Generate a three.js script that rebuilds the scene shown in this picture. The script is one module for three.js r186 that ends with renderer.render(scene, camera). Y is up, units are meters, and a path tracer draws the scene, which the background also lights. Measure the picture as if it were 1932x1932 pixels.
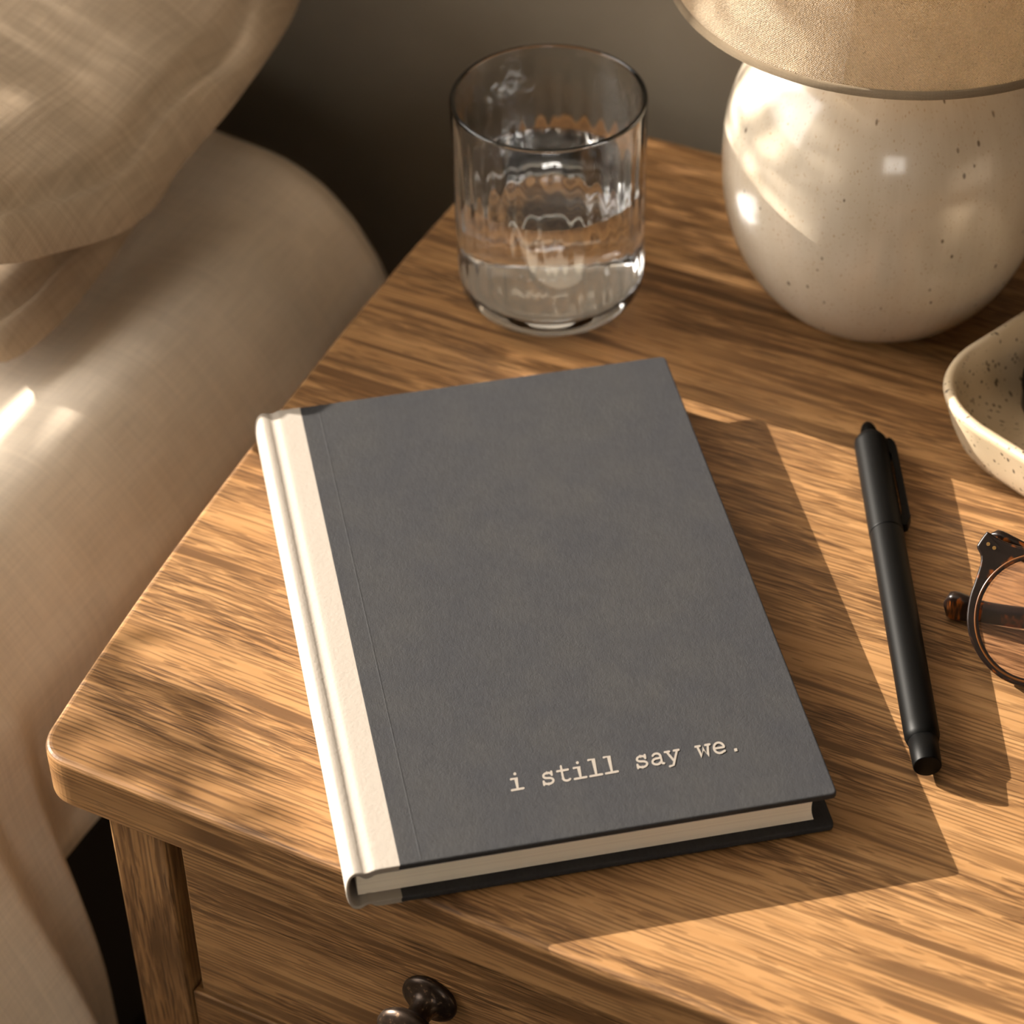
import * as THREE from 'three';
import { mergeGeometries, mergeVertices } from 'three/addons/utils/BufferGeometryUtils.js';
import { RoundedBoxGeometry } from 'three/addons/geometries/RoundedBoxGeometry.js';

// ---------------------------------------------------------------- camera, sky, sun, exposure
// World: x along the front edge of the nightstand, z towards the viewer, y = 0 on its top.
const scene = new THREE.Scene();
const camera = new THREE.PerspectiveCamera(22.19, 1, 0.02, 60);
{
  const X = new THREE.Vector3(0.8912, -0.0216, -0.4530), Y = new THREE.Vector3(-0.2859, 0.7486, -0.5982), Z = new THREE.Vector3(0.3521, 0.6626, 0.6610);
  camera.position.set(0.3873, 0.5808, 0.4176);
  camera.quaternion.setFromRotationMatrix(new THREE.Matrix4().makeBasis(X, Y, Z)).normalize();
  camera.focus = 0.80;
  camera.userData.fStop = 11;
}
scene.add(camera);
scene.background = new THREE.Color().setRGB(1.0, 0.94, 0.86);
scene.backgroundIntensity = 7.8;
const SUN = new THREE.Vector3(0.0389, -0.0160, 0.0000).normalize();   // the way the sunlight travels
const sun = new THREE.DirectionalLight(new THREE.Color().setRGB(1.0, 0.91, 0.79), 16);
sun.position.copy(SUN).multiplyScalar(-6);
sun.target.position.set(0.1, 0, -0.1);
sun.position.add(sun.target.position);
sun.castShadow = true; sun.shadow.radius = 0.6; sun.shadow.mapSize.set(4096, 4096); sun.shadow.bias = -0.0002;
Object.assign(sun.shadow.camera, { left: -2, right: 2, top: 2, bottom: -2, near: 0.1, far: 14 });
scene.add(sun, sun.target);
const renderer = new THREE.WebGLRenderer({ antialias: true });
renderer.toneMapping = THREE.LinearToneMapping;
renderer.toneMappingExposure = 1.0;
renderer.shadowMap.enabled = true;

// ---------------------------------------------------------------- helpers
let seed = 7;
const rnd = () => { seed = (seed + 0x6d2b79f5) | 0; let t = Math.imul(seed ^ (seed >>> 15), 1 | seed); t = (t + Math.imul(t ^ (t >>> 7), 61 | t)) ^ t; return ((t ^ (t >>> 14)) >>> 0) / 4294967296; };
const clamp = (x, a = 0, b = 1) => Math.min(b, Math.max(a, x)), lerp = (a, b, t) => a + (b - a) * t;
const smooth = (a, b, x) => { const t = clamp((x - a) / (b - a)); return t * t * (3 - 2 * t); };
const V = (x, y, z) => new THREE.Vector3(x, y, z);
function lattice(n) { const a = new Float32Array(n * n); for (let i = 0; i < a.length; i++) a[i] = rnd(); return { a, n }; }
const L256 = lattice(256);
function vnoise(x, y, px = 256, py = 256, o = 0) {           // tileable value noise, 0..1
  const xi = Math.floor(x), yi = Math.floor(y), fx = x - xi, fy = y - yi, u = fx * fx * (3 - 2 * fx), v = fy * fy * (3 - 2 * fy);
  const g = (i, j) => L256.a[((((j % py) + py) % py + o * 37) & 255) * 256 + ((((i % px) + px) % px + o * 91) & 255)];
  return lerp(lerp(g(xi, yi), g(xi + 1, yi), u), lerp(g(xi, yi + 1), g(xi + 1, yi + 1), u), v);
}
function fbm(x, y, px, py, oct = 4, o = 0) { let s = 0, a = 0.5, t = 0; for (let k = 0; k < oct; k++) { s += a * vnoise(x, y, px, py, o + k); t += a; a *= 0.5; x *= 2; y *= 2; px = Math.min(256, px * 2); py = Math.min(256, py * 2); } return s / t; }
function tex(w, h, fn, srgb, repeat = true) {
  const d = new Uint8Array(w * h * 4);
  for (let y = 0; y < h; y++) for (let x = 0; x < w; x++) { const c = fn(x, y), i = (y * w + x) * 4; if (c.length) { d[i] = c[0]; d[i + 1] = c[1]; d[i + 2] = c[2]; } else d[i] = d[i + 1] = d[i + 2] = c; d[i + 3] = 255; }
  const t = new THREE.DataTexture(d, w, h);
  if (repeat) t.wrapS = t.wrapT = THREE.RepeatWrapping;
  t.magFilter = THREE.LinearFilter; t.minFilter = THREE.LinearMipmapLinearFilter; t.generateMipmaps = true;
  if (srgb) t.colorSpace = THREE.SRGBColorSpace;
  t.needsUpdate = true;
  return t;
}
const names = new Map();
function numbered(n) { const k = names.get(n) ?? 0; names.set(n, k + 1); return k ? `${n}_${String(k).padStart(3, '0')}` : n; }
function shade(o) { o.castShadow = o.receiveShadow = true; return o; }
function thing(name, label, category, pos = [0, 0, 0], turn = 0) {
  const g = new THREE.Group(); g.name = numbered(name); g.position.set(...pos); g.rotation.y = turn;
  g.userData = { label, category }; scene.add(g); return g;
}
function part(name, geo, mat, parent, label) {
  const m = shade(new THREE.Mesh(geo, mat)); m.name = numbered(name); if (label) m.userData.label = label; parent.add(m); return m;
}
function struct(name, geo, mat) { const m = part(name, geo, mat, scene); m.userData.kind = 'structure'; return m; }
function planarUV(geo, scale = 1, ou = 0, ov = 0) {           // box mapping in metres
  const p = geo.attributes.position, n = geo.attributes.normal, uv = new Float32Array(p.count * 2);
  for (let i = 0; i < p.count; i++) {
    const ax = Math.abs(n.getX(i)), ay = Math.abs(n.getY(i)), az = Math.abs(n.getZ(i)); let u, v;
    if (ay >= ax && ay >= az) { u = p.getX(i); v = p.getZ(i); } else if (az >= ax) { u = p.getX(i); v = -p.getY(i); } else { u = p.getZ(i); v = p.getY(i) * 1.0 + 0.3; }
    uv[2 * i] = u * scale + ou; uv[2 * i + 1] = v * scale + ov;
  }
  geo.setAttribute('uv', new THREE.BufferAttribute(uv, 2)); return geo;
}
function swapUV(geo) { const a = geo.attributes.uv; for (let i = 0; i < a.count; i++) a.setXY(i, a.getY(i), a.getX(i)); return geo; }
const box = (w, h, d, x, y, z, r = 0.0015) => { const g = new RoundedBoxGeometry(w, h, d, 2, r); g.translate(x, y, z); return g; };
const lathe = (pts, n = 64) => new THREE.LatheGeometry(pts.map(([r, y]) => new THREE.Vector2(Math.max(r, 1e-5), y)), n);
function spline(pts, n) { return new THREE.SplineCurve(pts.map(([x, y]) => new THREE.Vector2(x, y))).getPoints(n).map((p) => [p.x, p.y]); }
function grid(nu, nv, fn, closeU = false) {                   // surface from fn(u, v) -> [x, y, z]; uv in 0..1 unless fn gives more
  const pos = [], uv = [], idx = [];
  for (let j = 0; j <= nv; j++) for (let i = 0; i <= nu; i++) { const q = fn(i / nu, j / nv); pos.push(q[0], q[1], q[2]); uv.push(q[3] ?? i / nu, q[4] ?? j / nv); }
  for (let j = 0; j < nv; j++) for (let i = 0; i < nu; i++) { const a = j * (nu + 1) + i, b = a + 1, c = a + nu + 1, d = c + 1; idx.push(a, c, b, b, c, d); }
  const g = new THREE.BufferGeometry();
  g.setAttribute('position', new THREE.Float32BufferAttribute(pos, 3)); g.setAttribute('uv', new THREE.Float32BufferAttribute(uv, 2)); g.setIndex(idx); g.computeVertexNormals();
  if (closeU) { const n = g.attributes.normal; for (let j = 0; j <= nv; j++) { const a = j * (nu + 1), b = a + nu, v = V(n.getX(a) + n.getX(b), n.getY(a) + n.getY(b), n.getZ(a) + n.getZ(b)).normalize(); n.setXYZ(a, v.x, v.y, v.z); n.setXYZ(b, v.x, v.y, v.z); } }
  return g;
}

// ---------------------------------------------------------------- materials
// Oak: 0.5 m tile, grain along u.
const WN = 2048, oakDark = new Float32Array(WN * WN), oakTone = new Float32Array(WN * WN);
{
  const warp = (x, y) => 16 * (fbm(x / WN * 4, y / WN * 6, 4, 6, 3, 2) - 0.5) + 70 * (vnoise(x / WN * 2, y / WN * 3, 2, 3, 9) - 0.5);
  for (let y = 0; y < WN; y++) for (let x = 0; x < WN; x++) {
    const yy = y + warp(x, y), i = y * WN + x;
    const fine = fbm(x / WN * 24, yy / WN * 256, 24, 256, 2, 3), band = fbm(x / WN * 6, yy / WN * 64, 6, 64, 3, 5), wide = fbm(x / WN * 2, yy / WN * 10, 2, 10, 3, 6);
    oakTone[i] = 0.42 * (fine - 0.5) + 0.30 * (band - 0.5) + 0.18 * (wide - 0.5);
    const ln = fbm(x / WN * 9, yy / WN * 205, 9, 205, 2, 12), gate = smooth(0.34, 0.56, fbm(x / WN * 7, yy / WN * 22, 7, 22, 2, 14));
    const rows = Math.sin(2 * Math.PI * 300 * yy / WN + 7 * fbm(x / WN * 6, yy / WN * 40, 6, 40, 2, 17)), along = fbm(x / WN * 26, yy / WN * 300, 26, 300, 1, 19);
    oakDark[i] = Math.max(0.62 * smooth(0.53, 0.74, ln) * (0.25 + 0.75 * gate), 0.46 * smooth(0.1, 0.9, rows) * smooth(0.28, 0.62, along));
  }
  for (let k = 0; k < 34000; k++) {                            // pores: short dark dashes that follow the grain
    const x0 = rnd() * WN, y0 = rnd() * WN, clump = smooth(0.36, 0.62, fbm(x0 / WN * 5, y0 / WN * 34, 5, 34, 2, 11));
    if (rnd() > 0.28 + 0.8 * clump) continue;
    const len = 16 + 90 * rnd() * rnd() + 24 * clump, w = 0.7 + 0.95 * rnd(), dark = (0.30 + 0.7 * rnd()) * (0.55 + 0.45 * clump), w0 = warp(x0, y0), ph = rnd() * 6.28, tilt = (rnd() - 0.5) * 0.05;
    for (let s = 0; s < len; s++) {
      const x = x0 + s, y = y0 - (warp(x, y0) - w0) + 0.9 * Math.sin(s * 0.07 + ph) + tilt * s, f = Math.sin(Math.PI * (s + 1) / (len + 1)) ** 0.5;
      for (let j = Math.floor(y - 3); j <= y + 3; j++) { const e = (j - y) / w, a = dark * f * Math.exp(-e * e), i = ((j + 2 * WN) % WN) * WN + (Math.floor(x) % WN); if (a > oakDark[i]) oakDark[i] = a; }
    }
  }
}
const oakColor = (lightC, darkC) => tex(WN, WN, (x, y) => {
  const i = y * WN + x, t = clamp(0.5 + oakTone[i] * 1.25, 0, 1), d = clamp(oakDark[i] * 0.92);
  const c = [0, 1, 2].map((k) => lerp(lerp(lightC[1][k], lightC[0][k], t), darkC[k], d)); return c;
}, true);
const oakMap = oakColor([[178, 138, 94], [136, 97, 58]], [52, 32, 16]);
const oakBump = tex(WN, WN, (x, y) => { const i = y * WN + x; return clamp(0.72 + 0.25 * oakTone[i] - 0.6 * oakDark[i]) * 255; });
const oak = new THREE.MeshPhysicalMaterial({ map: oakMap, bumpMap: oakBump, bumpScale: 0.00016, roughness: 0.46, specularIntensity: 0.7 });
for (const t of [oakMap, oakBump]) t.repeat.set(2, 2);
const oakUp = oak.clone(); // upright pieces: the grain runs along v, through their own uv
// Linen: 0.1 m tile.
const linenBump = tex(1024, 1024, (x, y) => {
  const a = Math.sin(x * Math.PI * 2 * 200 / 1024 + 3 * fbm(x / 64, y / 256, 16, 4, 2, 1)), b = Math.sin(y * Math.PI * 2 * 200 / 1024 + 3 * fbm(x / 256, y / 64, 4, 16, 2, 4));
  const slub = 0.5 * fbm(x / 8, y / 128, 128, 8, 2, 7) + 0.5 * fbm(x / 128, y / 8, 8, 128, 2, 8);
  return clamp(0.45 + 0.13 * a + 0.13 * b + 0.7 * (slub - 0.5)) * 255;
});
const linenTone = (c, amt) => tex(1024, 1024, (x, y) => {
  const s = 0.5 * fbm(x / 6, y / 128, 171, 8, 2, 7) + 0.5 * fbm(x / 128, y / 6, 8, 171, 2, 8) - 0.5, m = fbm(x / 128, y / 128, 8, 8, 3, 3) - 0.5, k = 1 + amt * s + amt * 0.5 * m;
  return c.map((v) => clamp(v * k, 0, 255));
}, true);
const fabric = (c, rep, amt = 0.35, bump = 0.0003) => {
  const m = linenTone(c, amt), b = linenBump.clone(); m.repeat.set(rep, rep); b.repeat.set(rep, rep);
  return new THREE.MeshPhysicalMaterial({ map: m, bumpMap: b, bumpScale: bump, roughness: 0.95, specularIntensity: 0.25, sheen: 0.25, sheenColor: new THREE.Color(0.8, 0.72, 0.6), sheenRoughness: 0.6 });
};
const sheetM = fabric([228, 214, 196], 8, 0.12, 0.00015), pillowM = fabric([174, 155, 133], 7, 0.2, 0.0003), shadeM = fabric([224, 204, 174], 9, 0.2, 0.0018);
shadeM.map = tex(1024, 1024, (x, y) => { const n = fbm(x / 3, y / 3, 256, 256, 2, 7) - 0.5, m = fbm(x / 64, y / 64, 16, 16, 3, 2) - 0.5, k = 1 + 0.16 * n + 0.08 * m, f = vnoise(x / 5, y / 5, 205, 205, 21) > 0.93 ? 0.80 : 1; return [222 * k * f, 202 * k * f, 172 * k * f].map((v) => Math.min(255, v)); }, true); shadeM.map.repeat.set(9, 9);
shadeM.bumpMap = tex(1024, 1024, (x, y) => { const q = 2 * Math.PI / 1024, wx = x + 5 * (fbm(x / 40, y / 40, 25, 25, 2, 3) - 0.5), wy = y + 5 * (fbm(x / 40, y / 40, 25, 25, 2, 5) - 0.5); return clamp(0.5 + 0.22 * Math.sin(wx * q * 150) * Math.sin(wy * q * 150) + 0.5 * (fbm(x / 4, y / 4, 256, 256, 2, 1) - 0.5)) * 255; }); shadeM.bumpMap.repeat.set(9, 9);
Object.assign(shadeM, { transmission: 0.6, thickness: 0 });
const trimM = fabric([172, 152, 126], 12, 0.25, 0.0005);
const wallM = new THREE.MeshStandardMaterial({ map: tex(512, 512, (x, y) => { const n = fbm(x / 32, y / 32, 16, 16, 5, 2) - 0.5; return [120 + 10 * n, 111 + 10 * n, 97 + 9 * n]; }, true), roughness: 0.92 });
const plainWall = new THREE.MeshStandardMaterial({ color: 0xe6dfd3, roughness: 0.95 }), dimWall = new THREE.MeshStandardMaterial({ color: 0x8d8273, roughness: 0.95 });  // walls and ceiling out of view, toned for the light they bounce
const floorM = new THREE.MeshStandardMaterial({ color: 0x43372c, roughness: 0.7 });
const blackM = new THREE.MeshPhysicalMaterial({ color: 0x050505, roughness: 0.46, specularIntensity: 0.2 });
const glossBlack = new THREE.MeshPhysicalMaterial({ color: 0x080706, roughness: 0.3 });
const bronze = new THREE.MeshPhysicalMaterial({ map: tex(256, 256, (x, y) => { const n = fbm(x / 8, y / 8, 32, 32, 3, 4), s = n > 0.70 ? 36 : 0; return [58 + 40 * (n - 0.5) + s, 47 + 34 * (n - 0.5) + s * 0.8, 39 + 30 * (n - 0.5) + s * 0.55]; }, true), roughness: 0.34, metalness: 0.75 });

// ---------------------------------------------------------------- the room
const BACK = -0.42, FLOOR = -0.6, LEFT = -1.02;
struct('floor', box(4.4, 0.1, 4.0, 0.6, FLOOR - 0.05, 1.2, 0.002), floorM);
struct('ceiling', box(4.4, 0.1, 4.0, 0.6, 1.95, 1.2, 0.002), plainWall);
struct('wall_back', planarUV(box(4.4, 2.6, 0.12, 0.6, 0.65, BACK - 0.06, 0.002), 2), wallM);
{ // unseen window in the wall behind the viewer, placed to light what faces it
  const a = 1.25, b = 2.35, lo = 0.40, hi = 1.20, z = 3.1;
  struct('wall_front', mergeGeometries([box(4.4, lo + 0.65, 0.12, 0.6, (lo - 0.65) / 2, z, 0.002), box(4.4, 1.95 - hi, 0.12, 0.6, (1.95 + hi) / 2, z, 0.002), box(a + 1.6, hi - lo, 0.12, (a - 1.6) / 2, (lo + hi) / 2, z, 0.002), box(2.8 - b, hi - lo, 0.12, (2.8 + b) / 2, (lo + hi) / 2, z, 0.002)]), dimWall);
  const w = new THREE.Group(); w.name = 'unseen_window_2'; w.userData = { kind: 'structure' }; scene.add(w);
  part('unseen_window_frame', mergeGeometries([box(b - a, 0.05, 0.05, (a + b) / 2, lo + 0.025, z), box(b - a, 0.05, 0.05, (a + b) / 2, hi - 0.025, z), box(0.05, hi - lo, 0.05, a + 0.025, (lo + hi) / 2, z), box(0.05, hi - lo, 0.05, b - 0.025, (lo + hi) / 2, z), box(0.05, hi - lo, 0.05, (a + b) / 2, (lo + hi) / 2, z)]), new THREE.MeshStandardMaterial({ color: 0xd9d2c4, roughness: 0.5 }), w);
}
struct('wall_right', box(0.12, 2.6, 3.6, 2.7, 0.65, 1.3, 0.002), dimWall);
const WIN = { y0: 0.20, y1: 1.75, z0: -0.408, z1: 1.10 };  // unseen window, placed to let the sun in across bed and nightstand
{
  const x = LEFT - 0.06, g = [box(0.12, WIN.y0 + 0.65, 3.6, x, (WIN.y0 - 0.65) / 2, 1.3, 0.002), box(0.12, 1.95 - WIN.y1, 3.6, x, (1.95 + WIN.y1) / 2, 1.3, 0.002),
    box(0.12, WIN.y1 - WIN.y0, WIN.z0 - BACK + 0.06, x, (WIN.y0 + WIN.y1) / 2, (WIN.z0 + BACK - 0.06) / 2, 0.002), box(0.12, WIN.y1 - WIN.y0, 3.1 - WIN.z1, x, (WIN.y0 + WIN.y1) / 2, (3.1 + WIN.z1) / 2, 0.002)];
  struct('wall_left', mergeGeometries(g), plainWall);
  const w = new THREE.Group(); w.name = 'unseen_window_1'; w.userData = { kind: 'structure' }; scene.add(w);
  const wm = new THREE.MeshStandardMaterial({ color: 0xd9d2c4, roughness: 0.5 }), h = WIN.y1 - WIN.y0, d = WIN.z1 - WIN.z0, zc = (WIN.z0 + WIN.z1) / 2, yc = (WIN.y0 + WIN.y1) / 2;
  part('unseen_window_frame', mergeGeometries([box(0.05, 0.05, d, x, WIN.y0 + 0.025, zc), box(0.05, 0.05, d, x, WIN.y1 - 0.025, zc), box(0.05, h, 0.018, x, yc, WIN.z0 + 0.009), box(0.05, h, 0.05, x, yc, WIN.z1 - 0.025)]), wm, w);
  part('unseen_window_sill', box(0.26, 0.03, d + 0.1, LEFT + 0.02, WIN.y0 - 0.013, zc), wm, w);
}

// ---------------------------------------------------------------- nightstand
const TT = 0.0205;
{
  const t = thing('nightstand', 'oak nightstand with rounded top edge and one drawer, beside the bed', 'nightstand');
  const left = [[-0.0050, -0.0120], [-0.0088, -0.0400], [-0.0138, -0.0850], [-0.0182, -0.1400], [-0.0215, -0.1950], [-0.0238, -0.2500], [-0.0244, -0.3000], [-0.0234, -0.3400], [-0.0210, -0.3780]];
  const e = 0.0022, s = new THREE.Shape(), W = 0.52, B = -0.3885;   // shape plane: (x, -z); e is the bevel
  const pt = (x, z) => [x, -z];
  s.moveTo(...pt(0.008, -e)); s.lineTo(...pt(W - 0.008, -e)); s.quadraticCurveTo(...pt(W - e, -e), ...pt(W + 0.002, -0.012));
  s.splineThru([...left].map(([x, z]) => new THREE.Vector2(W - x - e, -z)));
  s.quadraticCurveTo(...pt(W + 0.016, B + e), ...pt(W + 0.004, B + e)); s.lineTo(...pt(-0.008, B + e));
  s.quadraticCurveTo(...pt(-0.0190 + e, B + e), ...pt(-0.0205 + e, -0.378));
  s.splineThru([...left].reverse().map(([x, z]) => new THREE.Vector2(x + e, -z)));
  s.quadraticCurveTo(...pt(-0.0035 + e, -e), ...pt(0.008, -e));
  const g = new THREE.ExtrudeGeometry(s, { depth: TT - 2 * e, bevelEnabled: true, bevelThickness: e, bevelSize: e, bevelSegments: 4, curveSegments: 12 });
  g.rotateX(-Math.PI / 2); g.translate(0, -TT + e, 0);
  part('tabletop', planarUV(g), oak, t);
  const fz = -0.010, leg = (x, z) => { const q = box(0.0215, 0.58, 0.03, x, -TT - 0.29, z, 0.0015); return swapUV(planarUV(q, 1, 0.13, 0.07)); };
  for (const [x, z] of [[0.02285, fz - 0.015], [W - 0.02285, fz - 0.015], [0.02285, -0.36], [W - 0.02285, -0.36]]) part('leg', leg(x, z), oakUp, t);
  const dr = part('drawer', planarUV(box(W - 0.078, 0.083, 0.014, W / 2, -TT - 0.0425, fz - 0.0072, 0.001), 1, 0.21, 0.33), oak, t);
  part('drawer_box', box(W - 0.09, 0.06, 0.30, W / 2, -TT - 0.045, -0.185, 0.001), oak, dr);
  const knob = part('knob', lathe([[0, 0], [0.0072, 0], [0.0076, 0.0008], [0.0074, 0.0017], [0.0062, 0.0024], [0.0045, 0.0029], [0.0034, 0.0042], [0.0031, 0.0062], [0.0034, 0.0084], [0.0048, 0.0096], [0.0074, 0.0104], [0.0082, 0.0114], [0.0083, 0.0124], [0.0076, 0.0136], [0.0056, 0.0146], [0.003, 0.0152], [0, 0.0154]], 48), bronze, dr, 'dark aged metal knob');
  knob.rotation.x = Math.PI / 2; knob.scale.set(1.22, 1.3, 1.22); knob.position.set(0.1268, -0.0580, fz - 0.0002);
  part('rail', planarUV(box(W - 0.068, 0.03, 0.018, W / 2, -TT - 0.103, fz - 0.010, 0.001), 1, 0.4, 0.1), oak, t);
  part('back_rail', box(0.45, 0.12, 0.012, W / 2, -TT - 0.06, -0.365, 0.001), oak, t);
  for (const x of [0.02, W - 0.02]) part('side_panel', planarUV(box(0.012, 0.12, 0.31, x, -TT - 0.06, -0.19, 0.001)), oak, t);
  part('shelf', planarUV(box(W - 0.05, 0.018, 0.33, W / 2, -0.46, -0.19, 0.001)), oak, t);
}

// ---------------------------------------------------------------- book
{
  const b = thing('hardcover_book', 'grey hardcover book with cream spine and small typewriter lettering on its cover', 'book', [-0.0155, 0.0002, -0.1526], 38.2 * Math.PI / 180);
  const T = 0.016, LEN = 0.2105, end = 0.016;
  const out = [[end, 0], [0.0100, 0], [0.0082, 0.0004], [0.0068, 0.0014], [0.0056, 0.0013], [0.0042, 0.0004], [0.0028, 0.0003], [0.0014, 0.0012], [0.0004, 0.0040], [0, 0.0080], [0.0003, 0.0116], [0.0011, 0.0141], [0.0024, 0.0155], [0.0036, 0.01565], [0.0047, 0.01545], [0.0056, 0.01515], [0.0065, 0.01515], [0.0075, 0.0155], [0.0086, 0.0159], [0.0100, T], [end, T]];
  const inn = [[end, 0.0138], [0.0094, 0.0137], [0.0078, 0.0130], [0.0062, 0.0126], [0.0050, 0.0133], [0.0040, 0.0142], [0.0028, 0.0143], [0.0018, 0.0133], [0.0012, 0.0112], [0.0010, 0.0080], [0.0013, 0.0044], [0.0021, 0.0022], [0.0034, 0.0015], [0.0052, 0.0021], [0.0064, 0.0026], [0.0086, 0.0023], [end, 0.0022]];
  const s = new THREE.Shape(); s.moveTo(...out[0]); s.lineTo(...out[1]); s.splineThru(out.slice(2, 20).map((p) => new THREE.Vector2(...p))); s.lineTo(...out[20]); s.lineTo(...inn[0]); s.splineThru(inn.slice(1, 16).map((p) => new THREE.Vector2(...p))); s.lineTo(...inn[16]);
  const g = new THREE.ExtrudeGeometry(s, { depth: LEN - 0.0008, bevelEnabled: true, bevelThickness: 0.0004, bevelSize: 0.0003, bevelOffset: -0.0003, bevelSegments: 2, curveSegments: 4 });
  g.translate(0, 0, 0.0004);
  const paperBump = tex(512, 512, (x, y) => clamp(0.5 + 0.9 * (fbm(x / 8, y / 8, 64, 64, 4, 1) - 0.5)) * 255); paperBump.repeat.set(18, 18);
  const cream = new THREE.MeshPhysicalMaterial({ color: 0x9c948b, roughness: 0.9, bumpMap: paperBump, bumpScale: 0.00008, specularIntensity: 0.25 });
  part('spine', toSmooth(planarUV(g)), cream, b, 'cream spine strip');
  const leather = tex(1024, 1024, (x, y) => { const n = fbm(x / 10, y / 22, 102, 46, 3, 2), r = 1 - Math.abs(2 * fbm(x / 16, y / 16, 64, 64, 3, 6) - 1); return clamp(0.35 * n + 0.65 * r) * 255; }); leather.repeat.set(22, 22);
  const leatherC = tex(1024, 1024, (x, y) => { const n = fbm(x / 8, y / 24, 128, 43, 3, 2) - 0.5, m = fbm(x / 128, y / 128, 8, 8, 3, 5) - 0.5; return [51 + 9 * n + 7 * m, 51 + 9 * n + 6 * m, 53 + 9 * n + 3 * m]; }, true); leatherC.repeat.set(11, 11);
  const grey = new THREE.MeshPhysicalMaterial({ map: leatherC, roughness: 0.66, bumpMap: leather, bumpScale: 0.00008, specularIntensity: 0.4 });
  const board = (u0, u1, y0, y1, v0, v1) => { const k = 0.0006, sh = new THREE.Shape(); sh.moveTo(u0, v0 + k); sh.lineTo(u1 - 0.002, v0 + k); sh.quadraticCurveTo(u1 - k, v0 + k, u1 - k, v0 + 0.002); sh.lineTo(u1 - k, v1 - 0.002); sh.quadraticCurveTo(u1 - k, v1 - k, u1 - 0.002, v1 - k); sh.lineTo(u0, v1 - k); sh.closePath();
    const q = new THREE.ExtrudeGeometry(sh, { depth: y1 - y0 - 2 * k, bevelEnabled: true, bevelThickness: k, bevelSize: k, bevelSegments: 3, curveSegments: 5 }); q.rotateX(Math.PI / 2); q.translate(0, y1 - k, 0); return q; };
  part('front_cover', planarUV(board(end + 0.0002, 0.1447, 0.0138, T, 0, LEN)), grey, b);
  part('crease', planarUV(box(0.0005, 0.00016, LEN - 0.002, 0.0222, T - 0.00002, LEN / 2, 0.00008)), grey, b);
  part('back_cover', planarUV(board(end + 0.0002, 0.1447, 0, 0.0022, 0, LEN)), grey, b);
  const pageT = tex(64, 512, (x, y) => { const n = fbm(0.5 + x / 64, y / 2, 1, 256, 2, 3) - 0.5, v = 1 + 0.16 * n; return [246 * v, 236 * v, 218 * v].map((q) => Math.min(255, q)); }, true);
  const pageM = new THREE.MeshStandardMaterial({ map: pageT, roughness: 0.9, bumpMap: pageT, bumpScale: 0.0001 });
  const ps = new THREE.Shape(); ps.moveTo(0.0036, 0.0024); ps.lineTo(0.1392, 0.0023); ps.quadraticCurveTo(0.1372, 0.008, 0.1392, 0.0137); ps.lineTo(0.009, 0.0137); ps.quadraticCurveTo(0.006, 0.0124, 0.0036, 0.0134); ps.closePath();
  const pg = new THREE.ExtrudeGeometry(ps, { depth: LEN - 0.0065, bevelEnabled: false, curveSegments: 8 }); pg.translate(0, 0, 0.003);
  { const p = pg.attributes.position, uv = pg.attributes.uv; for (let i = 0; i < p.count; i++) uv.setXY(i, p.getX(i) * 2 + p.getZ(i) * 2, p.getY(i) * 55); }
  part('page_block', pg, pageM, b, 'cream page edges');
  // lettering: strokes in units of one letter pitch (x) and height (y)
  const ink = new THREE.MeshStandardMaterial({ color: 0x8a8279, roughness: 0.8 });
  const arc = (cx, cy, rx, ry, a0, a1, n = 18) => Array.from({ length: n + 1 }, (_, i) => { const a = (a0 + (a1 - a0) * i / n) * Math.PI / 180; return [cx + rx * Math.cos(a), cy + ry * Math.sin(a)]; });
  const G = {
    i: [[[-0.30, 0.72], [0.02, 0.72], [0.02, 0.03]], [[-0.36, 0.03], [0.38, 0.03]], 'dot0,1.02'],
    s: [[...arc(0, 0.555, 0.27, 0.165, 22, 90, 6), ...arc(0, 0.555, 0.27, 0.165, 90, 262, 12), ...arc(0.0, 0.20, 0.31, 0.185, 82, -90, 12), ...arc(0, 0.20, 0.31, 0.185, -90, -160, 6)], [[0.27, 0.76], [0.27, 0.55]], [[-0.31, 0.0], [-0.31, 0.22]]],
    t: [[[-0.07, 0.98], [-0.07, 0.2], ...arc(0.17, 0.2, 0.24, 0.18, 180, 320, 10)], [[-0.36, 0.70], [0.33, 0.70]]],
    l: [[[-0.30, 1.06], [0.02, 1.06], [0.02, 0.03]], [[-0.37, 0.03], [0.39, 0.03]]],
    a: [[...arc(-0.02, 0.50, 0.26, 0.22, 150, 0, 10), [0.24, 0.1], ...arc(0.33, 0.1, 0.09, 0.08, 180, 290, 5)], [[0.24, 0.42], ...arc(-0.06, 0.21, 0.28, 0.19, 75, 290, 14), [0.24, 0.17]]],
    y: [[[-0.32, 0.70], [0.02, 0.05]], [[0.34, 0.70], [-0.08, -0.20], [-0.32, -0.24]], [[-0.44, 0.70], [-0.16, 0.70]], [[0.14, 0.70], [0.45, 0.70]]],
    w: [[[-0.34, 0.70], [-0.2, 0.03], [0.0, 0.52], [0.2, 0.03], [0.34, 0.70]], [[-0.46, 0.70], [-0.18, 0.70]], [[0.18, 0.70], [0.46, 0.70]]],
    e: [[[-0.31, 0.37], [0.33, 0.37], ...arc(0, 0.37, 0.33, 0.34, 4, 300, 22), [0.30, 0.12]]],
    '.': ['sq0,0.05'],
  };
  const geos = [], O = [0.0536, 0.1892], BX = [0.00471, -0.00009], BY = [0.00042, -0.0062], hw = 0.068;
  const put = (x, y) => [O[0] + x * BX[0] + y * BY[0], O[1] + x * BX[1] + y * BY[1]];
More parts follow.
